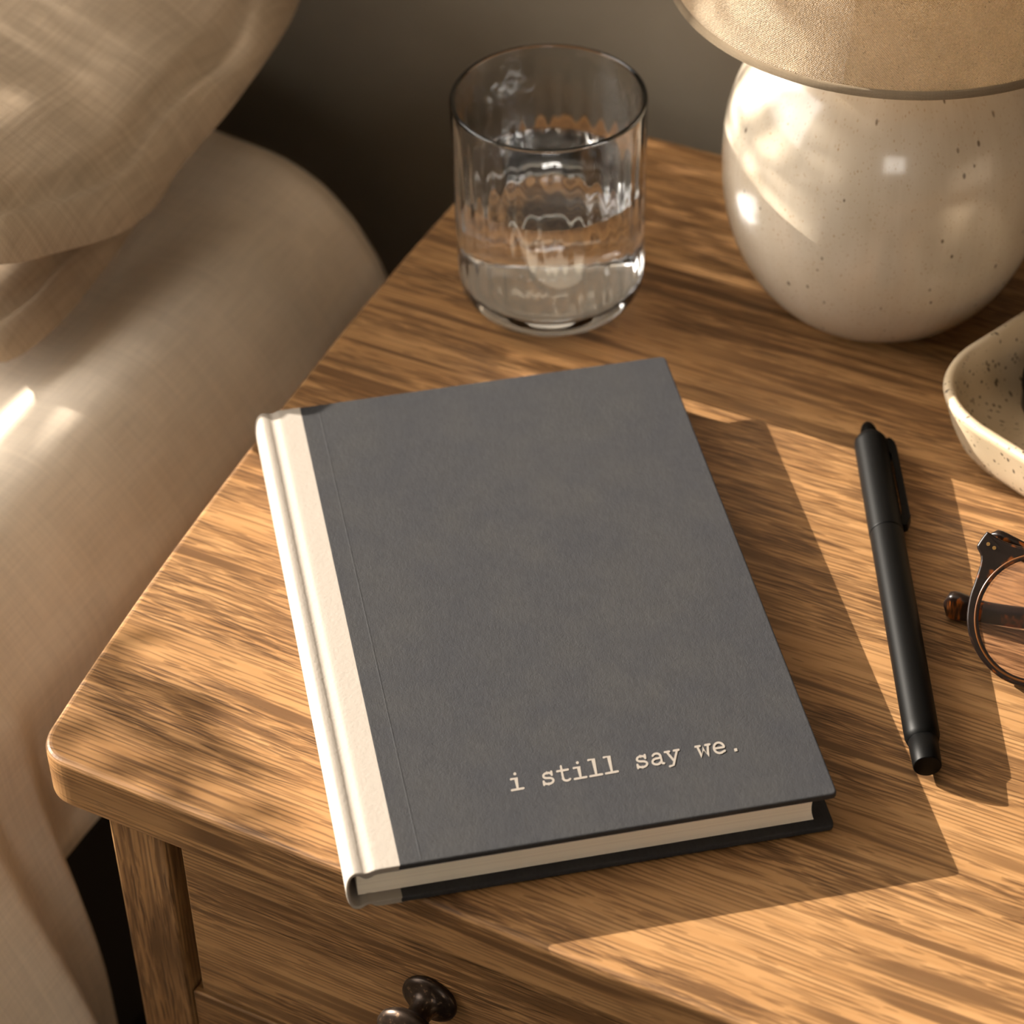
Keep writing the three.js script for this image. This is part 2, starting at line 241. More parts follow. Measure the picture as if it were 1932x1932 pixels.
  let rise = 0; const slab = (poly) => { rise += 1.5e-7; const sh = new THREE.Shape(poly.map(([x, y]) => new THREE.Vector2(x, -y))), q = new THREE.ExtrudeGeometry(sh, { depth: 0.00006, bevelEnabled: false }); q.rotateX(-Math.PI / 2); q.translate(0, T - 0.00001 + rise * 4, 0); geos.push(q); };
  [...'i still say we.'].forEach((ch, k) => {
    for (const st of G[ch] ?? []) {
      const cx = k + 0.14;
      if (typeof st === 'string') { const [x, y] = st.slice(st[0] === 'd' ? 3 : 2).split(',').map(Number), r = 0.095; slab((st[0] === 'd' ? arc(cx + x, y, r, r, 0, 345, 14) : [[cx + x - r, y - 0.09], [cx + x + r, y - 0.09], [cx + x + r, y + 0.1], [cx + x - r, y + 0.1]]).map(([a, c]) => put(a, c))); continue; }
      const P = st, L = [], Rr = [], n = P.length;
      for (let i = 0; i < n; i++) {
        const a = P[Math.max(0, i - 1)], c = P[Math.min(n - 1, i + 1)]; let dx = c[0] - a[0], dy = c[1] - a[1], l = Math.hypot(dx, dy) || 1; dx /= l; dy /= l;
        let mit = hw; if (i > 0 && i < n - 1) { const ux = P[i][0] - a[0], uy = P[i][1] - a[1], ul = Math.hypot(ux, uy) || 1; mit = hw / Math.max(0.55, Math.abs((ux * dx + uy * dy) / ul)); }
        L.push([P[i][0] - dy * mit + cx, P[i][1] + dx * mit]); Rr.push([P[i][0] + dy * mit + cx, P[i][1] - dx * mit]);
      }
      const cap = (p, d0) => arc(p[0] + cx, p[1], hw, hw, d0 + 10, d0 + 170, 6);
      const ang = (a, c) => Math.atan2(c[1] - a[1], c[0] - a[0]) * 180 / Math.PI;
      for (let i = 0; i < n - 1; i++) slab([L[i], Rr[i], Rr[i + 1], L[i + 1]].map(([x, y]) => put(x, y)));
      for (const p of [P[0], P[n - 1]]) slab(arc(p[0] + cx, p[1], hw, hw, 0, 330, 11).map(([x, y]) => put(x, y)));
    }
  });
  part('title_lettering', mergeGeometries(geos.map((q) => { q.deleteAttribute('uv'); return q; })), ink, b, 'pale typewriter words reading i still say we.');
}
function toSmooth(g) { const q = mergeVertices(g.deleteAttribute('normal') && g, 1e-6); return flatCaps(q); }
function flatCaps(g) { g = g.toNonIndexed(); // smooth along the profile, hard at the ends
  const p = g.attributes.position, n = new Float32Array(p.count * 3), acc = new Map(), key = (i) => `${Math.round(p.getX(i) * 1e6)},${Math.round(p.getY(i) * 1e6)},${Math.round(p.getZ(i) * 1e6)}`, fn = [];
  for (let f = 0; f < p.count; f += 3) { const a = V().fromBufferAttribute(p, f), b = V().fromBufferAttribute(p, f + 1), c = V().fromBufferAttribute(p, f + 2), m = b.sub(a).cross(c.sub(a)); fn.push(m); for (let k = 0; k < 3; k++) { const q = key(f + k); if (!acc.has(q)) acc.set(q, []); acc.get(q).push(m); } }
  for (let f = 0; f < p.count; f += 3) { const m = fn[f / 3], u = m.clone().normalize(); for (let k = 0; k < 3; k++) { const s = V(); for (const o of acc.get(key(f + k))) if (o.clone().normalize().dot(u) > 0.72) s.add(o); s.normalize(); n.set([s.x, s.y, s.z], (f + k) * 3); } }
  g.setAttribute('normal', new THREE.BufferAttribute(n, 3)); return g; }

// ---------------------------------------------------------------- glass of water
{
  const C = [0.0371, 0.0002, -0.2758], N = 240, FL = 30;
  const g = thing('water_glass', 'clear straight sided tumbler half full of water, standing behind the book', 'glass', C);
  const outer = [[0, 0.0016], [0.014, 0.0014], [0.0165, 0.0003], [0.0195, 0], [0.0222, 0.0004], [0.0268, 0.0018], [0.0306, 0.0044], [0.0328, 0.0078], [0.0337, 0.0115], [0.0340, 0.016], [0.0343, 0.045], [0.0347, 0.0852], [0.03455, 0.0860], [0.0342, 0.0864], [0.0338, 0.0865]];
  const inner = [[0.0334, 0.0864], [0.0331, 0.0860], [0.0329, 0.0852], [0.0326, 0.0760], [0.0322, 0.045], [0.0318, 0.020], [0.0306, 0.0132], [0.0284, 0.0100], [0.0245, 0.0086], [0.0190, 0.0081], [0.0175, 0.0084], [0.0160, 0.0079], [0, 0.0076]];
  const prof = [...spline(outer.slice(1, 10), 26).reduce((a, p) => (a.push(p), a), [outer[0]]), ...outer.slice(10), ...inner];
  const flute = (y) => smooth(0.012, 0.02, y) * (1 - smooth(0.066, 0.078, y));
  const isIn = prof.length - inner.length;
  const geo = grid(N, prof.length - 1, (u, v) => { const i = Math.round(v * (prof.length - 1)), [r, y] = prof[i], a = u * Math.PI * 2, rr = i >= isIn ? r - 0.00045 * flute(y) * (0.5 + 0.5 * Math.cos(a * FL)) : r; return [rr * Math.cos(a), y, rr * Math.sin(a)]; }, true);
  const gm = new THREE.MeshPhysicalMaterial({ color: 0xffffff, transmission: 1, thickness: 0.003, roughness: 0, ior: 1.5, specularIntensity: 1 });
  part('tumbler', geo, gm, g);
  const wp = [[0, 0.0077], [0.0160, 0.00795], [0.0175, 0.00845], [0.0190, 0.00815], [0.0246, 0.00865], [0.0285, 0.01005], [0.0307, 0.01325], [0.03188, 0.020], [0.03226, 0.045], [0.03232, 0.0523], [0.0318, 0.0520], [0.0310, 0.0519], [0, 0.0519]];
  const water = grid(N, wp.length - 1, (u, v) => { const i = Math.round(v * (wp.length - 1)), [r, y] = wp[i], a = u * Math.PI * 2, rr = i > 5 && i < 11 ? r - 0.00045 * flute(y) * (0.5 + 0.5 * Math.cos(a * FL)) : r; return [rr * Math.cos(a), y, rr * Math.sin(a)]; }, true);
  const w = shade(new THREE.Mesh(water, new THREE.MeshPhysicalMaterial({ color: 0xffffff, transmission: 1, thickness: 0.02, roughness: 0, ior: 1.33 })));
  w.name = 'water'; w.position.set(...C); w.userData = { label: 'still clear water filling the lower half of the tumbler', category: 'water' }; scene.add(w);
}

// ---------------------------------------------------------------- lamp
{
  const C = [0.1437, 0.0002, -0.3292], t = thing('table_lamp', 'table lamp with round speckled cream ceramic base and beige linen shade', 'lamp', C);
  const sw = 2048, sh = 1024, px = new Float32Array(sw * sh), big = new Float32Array(sw * sh);
  const blob = (buf, x, y, r, a, el = 1) => { for (let j = Math.floor(y - r * 2 - 1); j <= y + r * 2 + 1; j++) for (let i = Math.floor(x - r * 2 - 1); i <= x + r * 2 + 1; i++) { if (j < 0 || j >= sh) continue; const d = Math.hypot((i - x) / el, j - y) / r, k = j * sw + ((i + sw) % sw), v = a * (1 - smooth(0.6, 1.25, d)); if (v > buf[k]) buf[k] = v; } };
  for (let k = 0; k < 5200; k++) blob(px, rnd() * sw, rnd() * sh, 1.8 + 2.4 * rnd() * rnd(), 0.15 + 0.65 * rnd() * rnd());
  for (let k = 0; k < 60; k++) blob(big, rnd() * sw, rnd() * sh, 4.0 + 3.5 * rnd(), 0.4 + 0.5 * rnd());
  const cm = tex(sw, sh, (x, y) => {
    const k = y * sw + x, m = fbm(x / 128, y / 128, 16, 8, 4, 3) - 0.5, n = fbm(x / 16, y / 512, 128, 2, 2, 1) - 0.5; const base = [196 + 16 * m + 6 * n, 183 + 18 * m + 7 * n, 164 + 22 * m + 8 * n];
    return base.map((c, i) => clamp(lerp(lerp(c, [150, 112, 72][i], px[k]), [74, 56, 40][i], big[k]), 0, 255));
  }, true);
  const ceramic = new THREE.MeshPhysicalMaterial({ map: cm, roughness: 0.34, clearcoat: 1, clearcoatRoughness: 0.12, ior: 1.5 });
  const R = 0.0579, hm = 0.0616, prof = [[0, 0.0008], [0.0300, 0.0]];
  for (let k = 0; k <= 30; k++) { const q = 1 - k / 30, y = hm * (1 - q); prof.push([R * Math.pow(1 - Math.pow(q * 0.8885, 2.3355), 1 / 2.3355), y + 0.0003]); }
  for (let k = 1; k <= 22; k++) { const q = k / 22, y = hm + q * (0.119 - hm); prof.push([R * Math.pow(1 - Math.pow(q * 0.93, 2.2), 1 / 2.2), y]); }
  prof.push([0.0185, 0.1225], [0.016, 0.127], [0.0155, 0.136], [0.0165, 0.139], [0, 0.1395]);
  const bg = lathe(prof, 96);
  { const p = bg.attributes.position, uv = bg.attributes.uv; for (let i = 0; i < p.count; i++) { const x = p.getX(i), z = p.getZ(i), y = p.getY(i), a = Math.atan2(z, x), w = 1 + 0.006 * Math.sin(2 * a + 40 * y) + 0.004 * Math.sin(3 * a - 70 * y + 1); p.setX(i, x * w); p.setZ(i, z * w); uv.setY(i, y * 7.0); uv.setX(i, uv.getX(i) * 2); } bg.computeVertexNormals();
    const n = bg.attributes.normal, m = prof.length; for (let j = 0; j < m; j++) { const a = j, b = 96 * m + j, v = V(n.getX(a) + n.getX(b), n.getY(a) + n.getY(b), n.getZ(a) + n.getZ(b)).normalize(); n.setXYZ(a, v.x, v.y, v.z); n.setXYZ(b, v.x, v.y, v.z); } }
  part('lamp_base', bg, ceramic, t, 'round speckled glazed ceramic base');
  const brass = new THREE.MeshPhysicalMaterial({ color: 0x8a6a3c, metalness: 1, roughness: 0.35 });
  part('socket', lathe([[0, 0.139], [0.012, 0.139], [0.0125, 0.142], [0.0105, 0.144], [0.0105, 0.162], [0, 0.162]], 32), brass, t);
  part('unseen_bulb', lathe([[0.0085, 0.1615], [0.009, 0.168], [0.0155, 0.182], [0.018, 0.192], [0.0155, 0.204], [0.009, 0.2095], [0, 0.211]], 32), new THREE.MeshPhysicalMaterial({ color: 0xf3ead8, roughness: 0.35, emissive: new THREE.Color().setRGB(1.0, 0.55, 0.25), emissiveIntensity: 1.6 }), t);  // out of view inside the shade, glowing faintly
  const glow = new THREE.PointLight(new THREE.Color().setRGB(1.0, 0.66, 0.38), 0.0065); glow.position.set(0, 0.190, 0); glow.castShadow = true; glow.shadow.radius = 0.7; glow.name = 'unseen_bulb_light'; t.add(glow);  // unseen source, placed to warm the shade and the top of the base
  const r0 = 0.0784, y0 = 0.1330, r1 = 0.050, y1 = 0.228, sl = (r1 - r0) / (y1 - y0);
  const shell = grid(128, 2, (u, v) => { const a = u * 2 * Math.PI, r = v === 0.5 ? r1 : r0 + (v === 1 ? -0.0009 : 0), y = v === 0.5 ? y1 : y0; return [r * Math.cos(a), y, r * Math.sin(a), u * 0.42 * 1, v * 0.2]; }, true);
  const side = (r, d) => grid(128, 6, (u, v) => { const a = (d ? 1 - u : u) * 2 * Math.PI, k = d ? v : v, y = y0 + k * (y1 - y0), q = r + sl * (y - y0); return [q * Math.cos(a), y, q * Math.sin(a), u * 0.45, v * 0.1]; }, true);
  part('lamp_shade', side(r0, false), shadeM, t, 'beige linen shade');
  const trim = []; for (const [y, r] of [[y0, r0], [y1, r1]]) trim.push(lathe([[r - 0.0006, y + 0.0002], [r - 0.0004, y - 0.0003], [r + 0.0001, y - 0.0005], [r + 0.0006, y - 0.0001], [r + 0.0006 + sl * 0.0018, y + 0.0018], [r + 0.0003 + sl * 0.0024, y + 0.0024], [r - 0.0008 + sl * 0.0024, y + 0.0022], [r - 0.0006, y + 0.0002]], 128));
  part('shade_trim', trim[0], trimM, t, 'darker hem along the bottom of the shade'); part('shade_trim', trim[1], trimM, t);
  const sp = [new THREE.TorusGeometry(0.012, 0.0012, 8, 24).rotateX(Math.PI / 2).translate(0, 0.163, 0)];
  for (let k = 0; k < 3; k++) { const a = k * 2.094 + 0.4, q = r0 + sl * 0.032; sp.push(new THREE.TubeGeometry(new THREE.LineCurve3(V(0.011 * Math.cos(a), 0.163, 0.011 * Math.sin(a)), V(q * Math.cos(a), 0.165, q * Math.sin(a))), 2, 0.001, 6)); }
  part('shade_spider', mergeGeometries(sp.map((q) => q.toNonIndexed())), brass, t);
}

// ---------------------------------------------------------------- dish
{
  const yaw = -Math.atan2(0.375, 0.927), a = 0.060, b = 0.048, e1 = 0.0763 + a, e2 = 0.2995 + b, C = [e1 * 0.927 + e2 * 0.375, 0.0002, e1 * 0.375 - e2 * 0.927];
  const t = thing('ceramic_dish', 'speckled cream ceramic dish with rounded corners, right of the lamp', 'dish', C, yaw);
  const prof = [[0.030, 0.0006], [0.0165, 0.0002], [0.0130, 0.0004], [0.0098, 0.0022], [0.0060, 0.0075], [0.0034, 0.0140], [0.0016, 0.0205], [0.0004, 0.0242], [0.0000, 0.0258], [0.0005, 0.0271], [0.0017, 0.0278], [0.0030, 0.0275], [0.0040, 0.0262], [0.0046, 0.0240], [0.0054, 0.0200], [0.0072, 0.0135], [0.0100, 0.0082], [0.0140, 0.0056], [0.0190, 0.0048], [0.0300, 0.0046]];
  const R = 0.032, ring = (inset, n) => { // rounded rectangle with slightly bowed sides, by angle of travel
    const pts = [], hx = a - inset, hz = b - inset, r = Math.max(0.004, R - inset * 0.8); const seg = 18;
    const bow = 0.0016; for (const [sx, sz, a0] of [[1, 1, 0], [-1, 1, 90], [-1, -1, 180], [1, -1, 270]]) for (let k = 0; k <= seg; k++) { const q = (a0 + 90 * k / seg) * Math.PI / 180; const x = sx * (hx - r) + r * Math.cos(q), z = sz * (hz - r) + r * Math.sin(q); pts.push([x + (Math.abs(x) > hx - 1e-4 ? 0 : 0), z]); }
    pts.push(pts[0]); return pts; };
  const rings = prof.map(([i]) => ring(i)), n = rings[0].length - 1; let acc = 0; const vs = prof.map((p, i) => (i ? (acc += Math.hypot(p[0] - prof[i - 1][0], p[1] - prof[i - 1][1])) : 0));
  const per = []; { let s = 0; for (let i = 0; i <= n; i++) { if (i) s += Math.hypot(rings[8][i][0] - rings[8][i - 1][0], rings[8][i][1] - rings[8][i - 1][1]); per.push(s); } }
  const geo = grid(n, prof.length - 1, (u, v) => { const i = Math.round(u * n), j = Math.round(v * (prof.length - 1)), w = 0.0005 * Math.sin(i * 0.31 + 1) * smooth(0.01, 0.025, prof[j][1]); return [rings[j][i][0], prof[j][1] + w, rings[j][i][1], per[i] / 0.1, vs[j] / 0.1]; }, true);
  const cap = (inset, y, up) => { const s = new THREE.Shape(ring(inset).map(([x, z]) => new THREE.Vector2(x, z))), g = new THREE.ShapeGeometry(s); g.rotateX(Math.PI / 2); g.translate(0, y, 0); const p = g.attributes.position, uv = g.attributes.uv; for (let i = 0; i < p.count; i++) uv.setXY(i, p.getX(i) / 0.1, p.getZ(i) / 0.1); if (up) { const ix = g.index.array; for (let i = 0; i < ix.length; i += 3) [ix[i], ix[i + 1]] = [ix[i + 1], ix[i]]; g.computeVertexNormals(); } return g; };
  const N = 1024, sp = new Float32Array(N * N);
  const blob = (x, y, rx, ry, rot, al) => { const m = Math.ceil(Math.max(rx, ry) * 2), c = Math.cos(rot), s = Math.sin(rot); for (let j = -m; j <= m; j++) for (let i = -m; i <= m; i++) { const d = Math.hypot((i * c + j * s) / rx, (-i * s + j * c) / ry) + 0.25 * (vnoise(i * 0.4 + x, j * 0.4 + y) - 0.5), k = ((Math.floor(y) + j + N) % N) * N + ((Math.floor(x) + i + N) % N), v = al * (1 - smooth(0.6, 1.3, d)); if (v > sp[k]) sp[k] = v; } };
  for (let k = 0; k < 300; k++) blob(rnd() * N, rnd() * N, 4 + 4.5 * rnd() * rnd(), 5 + 11 * rnd() * rnd(), (rnd() - 0.5) * 0.9, 0.6 + 0.4 * rnd());
  for (let k = 0; k < 420; k++) blob(rnd() * N, rnd() * N, 2 + 2 * rnd(), 2 + 3 * rnd(), rnd() * 3, 0.2 + 0.5 * rnd());
  const dm = tex(N, N, (x, y) => { const m = fbm(x / 128, y / 128, 8, 8, 4, 2) - 0.5, k = y * N + x; return [190 + 20 * m, 171 + 20 * m, 143 + 22 * m].map((c, i) => lerp(c, [52, 42, 28][i], sp[k])); }, true);
  part('dish_body', mergeGeometries([geo, cap(0.030, 0.0046, true), cap(0.030, 0.0006, false)].map((q) => q.toNonIndexed())), new THREE.MeshPhysicalMaterial({ map: dm, roughness: 0.5, clearcoat: 0.4, clearcoatRoughness: 0.12 }), t);
  // the black thing in it, of which a sliver is in view
  const k = thing('round_black_tin', 'small round black object lying in the speckled dish, at the right edge', 'tin', [0.2293, 0.0051, -0.2882]);
  part('tin_body', lathe([[0, 0], [0.0142, 0], [0.0152, 0.001], [0.0152, 0.0078], [0.0150, 0.0082], [0, 0.0082]], 48), glossBlack, k);
  part('tin_lid', lathe([[0, 0.0083], [0.0153, 0.0083], [0.0158, 0.0090], [0.0158, 0.0128], [0.0150, 0.0138], [0.0138, 0.0141], [0, 0.0139]], 48), blackM, k);
}

// ---------------------------------------------------------------- pen
{
  const p0 = V(0.2455, 0, -0.1071), p1 = V(0.1720, 0, -0.2482), L = p0.distanceTo(p1), dir = p1.clone().sub(p0).normalize();
  const t = thing('ballpoint_pen', 'matte black click pen lying between the book and the tortoiseshell glasses', 'pen', [p0.x, 0.0060, p0.z]);
  t.quaternion.setFromUnitVectors(V(0, 1, 0), dir);
  const at = (s) => s * L;
  part('barrel', lathe([[0.0036, at(0.062)], [0.0047, at(0.064)], [0.00535, at(0.078)], [0.0054, at(0.10)], [0.0055, at(0.35)], [0.0056, at(0.648)], [0.0052, at(0.649)]], 48), blackM, t);
  part('tip_cap', lathe([[0, 0], [0.0039, 0], [0.0043, 0.0004], [0.0044, at(0.02)], [0.0046, at(0.075)], [0, at(0.075)]], 48), blackM, t);
  part('upper_barrel', lathe([[0.0050, at(0.6485)], [0.0054, at(0.6505)], [0.0057, at(0.653)], [0.0057, at(0.80)], [0.0057, at(0.932)], [0.0055, at(0.944)], [0.0048, at(0.953)], [0.0034, at(0.957)], [0, at(0.957)]], 48), blackM, t);
  part('plunger', lathe([[0, at(0.950)], [0.0031, at(0.952)], [0.0029, at(0.978)], [0.0024, at(0.994)], [0.0017, at(1.003)], [0, at(1.005)]], 32), blackM, t);
  // clip on the right-hand side: radial direction in world is +x-ish, horizontal
  const q = t.quaternion.clone().invert(), rad = V(0.8868, 0.10, -0.4620).normalize().applyQuaternion(q); rad.y = 0; rad.normalize();
  const cs = new THREE.Shape(); cs.moveTo(0.0050, at(0.672)); cs.quadraticCurveTo(0.0058, at(0.660), 0.0070, at(0.668)); cs.lineTo(0.0083, at(0.690)); cs.lineTo(0.0080, at(0.90)); cs.quadraticCurveTo(0.0080, at(0.935), 0.0062, at(0.942)); cs.lineTo(0.0050, at(0.940)); cs.lineTo(0.0050, at(0.900)); cs.lineTo(0.0064, at(0.890)); cs.lineTo(0.0066, at(0.720)); cs.lineTo(0.0056, at(0.685)); cs.closePath();
  const cg = new THREE.ExtrudeGeometry(cs, { depth: 0.0030, bevelEnabled: true, bevelThickness: 0.0003, bevelSize: 0.0003, bevelSegments: 2 }); cg.translate(0, 0, -0.0015);
  cg.applyMatrix4(new THREE.Matrix4().makeBasis(rad, V(0, 1, 0), rad.clone().cross(V(0, 1, 0))));
  part('clip', cg, blackM, t);
}

// ---------------------------------------------------------------- glasses
{
  const EU = V(0.9763, 0, -0.2166).normalize(), NN = V(0.1541, 0.7026, 0.6947).normalize(), EV = NN.clone().cross(EU).normalize(); NN.copy(EU).cross(EV);
  const W0 = V(0.2603, 0.0030, -0.1547), t = thing('eyeglasses', 'tortoiseshell round eyeglasses with folded temples, right of the black pen', 'glasses', W0.toArray());
  t.quaternion.setFromRotationMatrix(new THREE.Matrix4().makeBasis(EU, EV, NN));
  const inv = new THREE.Matrix4().makeBasis(EU, EV, NN).setPosition(W0).invert();
  const N = 512, torts = tex(N, N, (x, y) => { const n = fbm(x / 64, y / 64, 8, 8, 4, 5), s = smooth(0.58, 0.76, n), m = fbm(x / 24, y / 24, 21, 21, 2, 2) - 0.5; return [0, 1, 2].map((i) => clamp(lerp([26, 17, 13][i], [122, 62, 20][i], s) * (1 + 0.3 * m), 0, 255)); }, true); torts.repeat.set(24, 24);
  const tort = new THREE.MeshPhysicalMaterial({ map: torts, roughness: 0.3, specularIntensity: 0.55, clearcoat: 0.2, clearcoatRoughness: 0.08 });
  const m = 0.001, mx = 29.6, half = [[29.6, 30.5], [26, 30.0], [23.4, 26.5], [22.2, 20], [20.4, 12.5], [16, 5.8], [9.5, 1.5], [2.5, -0.2], [-3.2, 0.0], [-8.7, 1.7], [-14.5, 5.8], [-18.8, 11.5], [-20.9, 17.6], [-21.1, 24.7], [-20.2, 30.0], [-19.4, 36.8], [-21.1, 40.2], [-21.0, 41.6], [-19.3, 45.0], [-18.3, 45.5], [-13.9, 43.6], [-6.9, 42.5], [2, 42.3], [10, 41.4], [17, 38.8], [23, 36.2], [29.6, 35.0]];
  const pts = [...half, ...half.slice(1, -1).reverse().map(([x, y]) => [2 * mx - x, y])].map(([x, y]) => new THREE.Vector2(x * m, y * m));
  const s = new THREE.Shape(); s.moveTo(pts[0].x, pts[0].y); s.splineThru([...pts.slice(1), pts[0]]);
  const lens = (cx, k = 0) => Array.from({ length: 48 }, (_, i) => { const a = -i / 48 * 2 * Math.PI; return new THREE.Vector2((cx + (18.7 + k) * Math.cos(a)) * m, (21.2 + (19.7 + k) * Math.sin(a)) * m); });
  for (const cx of [0.3, 2 * mx - 0.3]) s.holes.push(new THREE.Path(lens(cx)));
  const g = new THREE.ExtrudeGeometry(s, { depth: 0.0022, bevelEnabled: true, bevelThickness: 0.0008, bevelSize: 0.0008, bevelOffset: -0.0008, bevelSegments: 4, curveSegments: 4 }); g.translate(0, 0, -0.0026);
  part('frame_front', g, tort, t);
  const lm = new THREE.MeshPhysicalMaterial({ color: 0xe9dfe6, transmission: 1, thickness: 0, roughness: 0.02, ior: 1.55 });
  for (const cx of [0.3, 2 * mx - 0.3]) { const lg = grid(40, 8, (u, v) => { const a = u * 2 * Math.PI, r = v; return [(cx + 18.9 * r * Math.cos(a)) * m, (21.2 + 19.9 * r * Math.sin(a)) * m, -0.0024 + 0.0016 * (1 - r * r)]; }, true); part('lens', lg, lm, t, 'clear lens'); }
  const amber = new THREE.MeshPhysicalMaterial({ color: 0x5a3412, roughness: 0.3 });
  for (const cx of [0.3, 2 * mx - 0.3]) part('lens_rim', new THREE.TubeGeometry(new THREE.CatmullRomCurve3(lens(cx, 0.15).map((q) => V(q.x, q.y, 0.0002)), true), 96, 0.00042, 6, true), amber, t, 'amber inner rim');
  const gold = new THREE.MeshPhysicalMaterial({ color: 0xcaa46a, metalness: 1, roughness: 0.25 });
  for (const [x, y] of [[-17.9, 41.8], [-15.9, 40.9], [2 * mx + 17.9, 41.8], [2 * mx + 15.9, 40.9]]) part('rivet', new THREE.CylinderGeometry(0.0006, 0.0006, 0.0008, 16).rotateX(Math.PI / 2).translate(x * m, y * m, 0.0002), gold, t);
  const temple = (P, wid, thick) => { // a band along world points, upright
    const c = new THREE.CatmullRomCurve3(P.map((p) => V(...p))), n = 28, q = grid(16, n, (u, v) => { const p = c.getPoint(v), d = c.getTangent(v), up = V(0, 1, 0).addScaledVector(d, -d.y).normalize(), sd = d.clone().cross(up), a = u * 2 * Math.PI, e = Math.sqrt(Math.max(0.02, 1 - Math.pow(Math.abs(2 * v - 1), 18))), w = wid(v) * e, h = thick * e, sq = (x) => Math.sign(x) * Math.pow(Math.abs(x), 0.55); p.addScaledVector(up, w * sq(Math.cos(a))).addScaledVector(sd, h * sq(Math.sin(a))); return [p.x, p.y, p.z, u * 0.02, v * 0.12]; }, true);
    q.applyMatrix4(inv); return q; };
  part('temple', temple([[0.2255, 0.0056, -0.1765], [0.2340, 0.0056, -0.1775], [0.2450, 0.0056, -0.1795], [0.2700, 0.0080, -0.1850], [0.3000, 0.0190, -0.1930], [0.3290, 0.0320, -0.2040]], (v) => lerp(0.0055, 0.0036, smooth(0.06, 0.3, v)), 0.0022), tort, t);
  part('temple', temple([[0.2342, 0.0285, -0.1885], [0.2450, 0.0255, -0.1888], [0.2700, 0.0190, -0.1900], [0.3000, 0.0110, -0.1850], [0.3350, 0.0040, -0.1760]], () => 0.0034, 0.0016), tort, t);
  for (const sgn of [-1, 1]) { const ng = new THREE.SphereGeometry(0.0032, 16, 12).scale(0.5, 1.3, 0.7).translate((mx + sgn * 6.4) * m, 23 * m, -0.003); part('nose_pad', ng, tort, t); }
}

// ---------------------------------------------------------------- bed
const bedTop = -0.021;
{
  const t = thing('bed', 'bed with beige linen sheet hanging down beside the nightstand', 'bed');
  // cross-section from the middle of the bed to the hanging hem: [x, y]
  const cs = spline([[-0.86, bedTop - 0.03], [-0.83, bedTop - 0.004], [-0.76, bedTop], [-0.6, bedTop + 0.002], [-0.3, bedTop + 0.003], [-0.19, bedTop + 0.002], [-0.150, bedTop - 0.0005], [-0.124, -0.0245], [-0.104, -0.0330], [-0.0896, -0.0465], [-0.0803, -0.0600], [-0.0735, -0.0730], [-0.0670, -0.0950], [-0.0630, -0.130], [-0.0610, -0.20], [-0.0600, -0.35], [-0.0600, -0.52]], 110);
  const z0 = -0.362, z1 = 1.55, nz = 420;
  const geo = grid(110, nz, (u, v) => {
    const k = Math.round(u * 110), [x0, y0] = cs[k]; const zz = v < 0.05 ? z0 + 0.028 * Math.pow(v / 0.05, 2) : v < 0.72 ? lerp(z0 + 0.028, 0.25, (v - 0.05) / 0.67) : lerp(0.25, z1, (v - 0.72) / 0.28);
    const rr = 0.028, e = clamp(1 - (zz - z0) / rr), ins = rr * (1 - Math.sqrt(Math.max(0, 1 - e * e)));
    const prev = cs[Math.max(0, k - 1)], next = cs[Math.min(110, k + 1)]; let tx = next[0] - prev[0], ty = next[1] - prev[1], l = Math.hypot(tx, ty) || 1; const nx = -ty / l, ny = tx / l; // outward
    const hang = smooth(-0.035, -0.20, y0), side = smooth(-0.16, -0.09, x0);
    let off = -ins;
    // two folds of the hanging sheet, near the front corner of the nightstand
    off += hang * (0.025 * smooth(-0.067, -0.052, zz + 0.05 * (y0 + 0.06) * 0.4) + 0.024 * smooth(-0.034, -0.018, zz) + 0.004 * Math.sin(zz * 55 + 1.2) * smooth(0, 0.03, zz));
    off -= 0.09 * smooth(-0.150, -0.20, y0) * smooth(-0.060, -0.069, zz);
    off += 0.015 * smooth(-0.33, -0.24, zz) * smooth(-0.135, -0.100, x0) * (1 - smooth(-0.076, -0.062, x0));   // plumper beside the pillows
    off += side * 0.0035 * (fbm(zz * 14 + 40, y0 * 8 + 20, 256, 256, 2, 2) - 0.5) + 0.0012 * (fbm(x0 * 40 + 90, zz * 40 + 60, 256, 256, 3, 4) - 0.5);
    off += side * smooth(-0.33, -0.345, zz) * -0.002 + side * 0.002 * Math.exp(-Math.pow((zz + 0.338) / 0.006, 2));
    const tuck = smooth(-0.060, -0.069, zz), yt = Math.max(y0, -0.165 - 0.0001 * k);
    return [x0 + nx * off, lerp(y0, yt, tuck) + ny * off, zz, u * 1.6, zz];
  });
  // give the fabric uv in metres along the section
  { const uv = geo.attributes.uv; let s = 0; const S = cs.map((p, i) => (i ? (s += Math.hypot(p[0] - cs[i - 1][0], p[1] - cs[i - 1][1])) : 0)); for (let i = 0; i < uv.count; i++) uv.setX(i, S[i % 111]); }
  part('sheet', geo, sheetM, t, 'beige linen sheet');
  part('mattress', new RoundedBoxGeometry(0.74, 0.12, 1.86, 4, 0.03).translate(-0.475, bedTop - 0.085, 0.605), new THREE.MeshStandardMaterial({ color: 0xcfc3b0, roughness: 0.9 }), t);
  part('bed_frame', mergeGeometries([box(0.68, 0.26, 1.86, -0.505, -0.34, 0.62, 0.004), box(0.06, 0.14, 0.06, -0.20, -0.53, -0.27), box(0.06, 0.14, 0.06, -0.82, -0.53, -0.30), box(0.06, 0.14, 0.06, -0.20, -0.53, 1.5), box(0.06, 0.14, 0.06, -0.82, -0.53, 1.5)]), new THREE.MeshStandardMaterial({ color: 0x2a2018, roughness: 0.8 }), t);
}
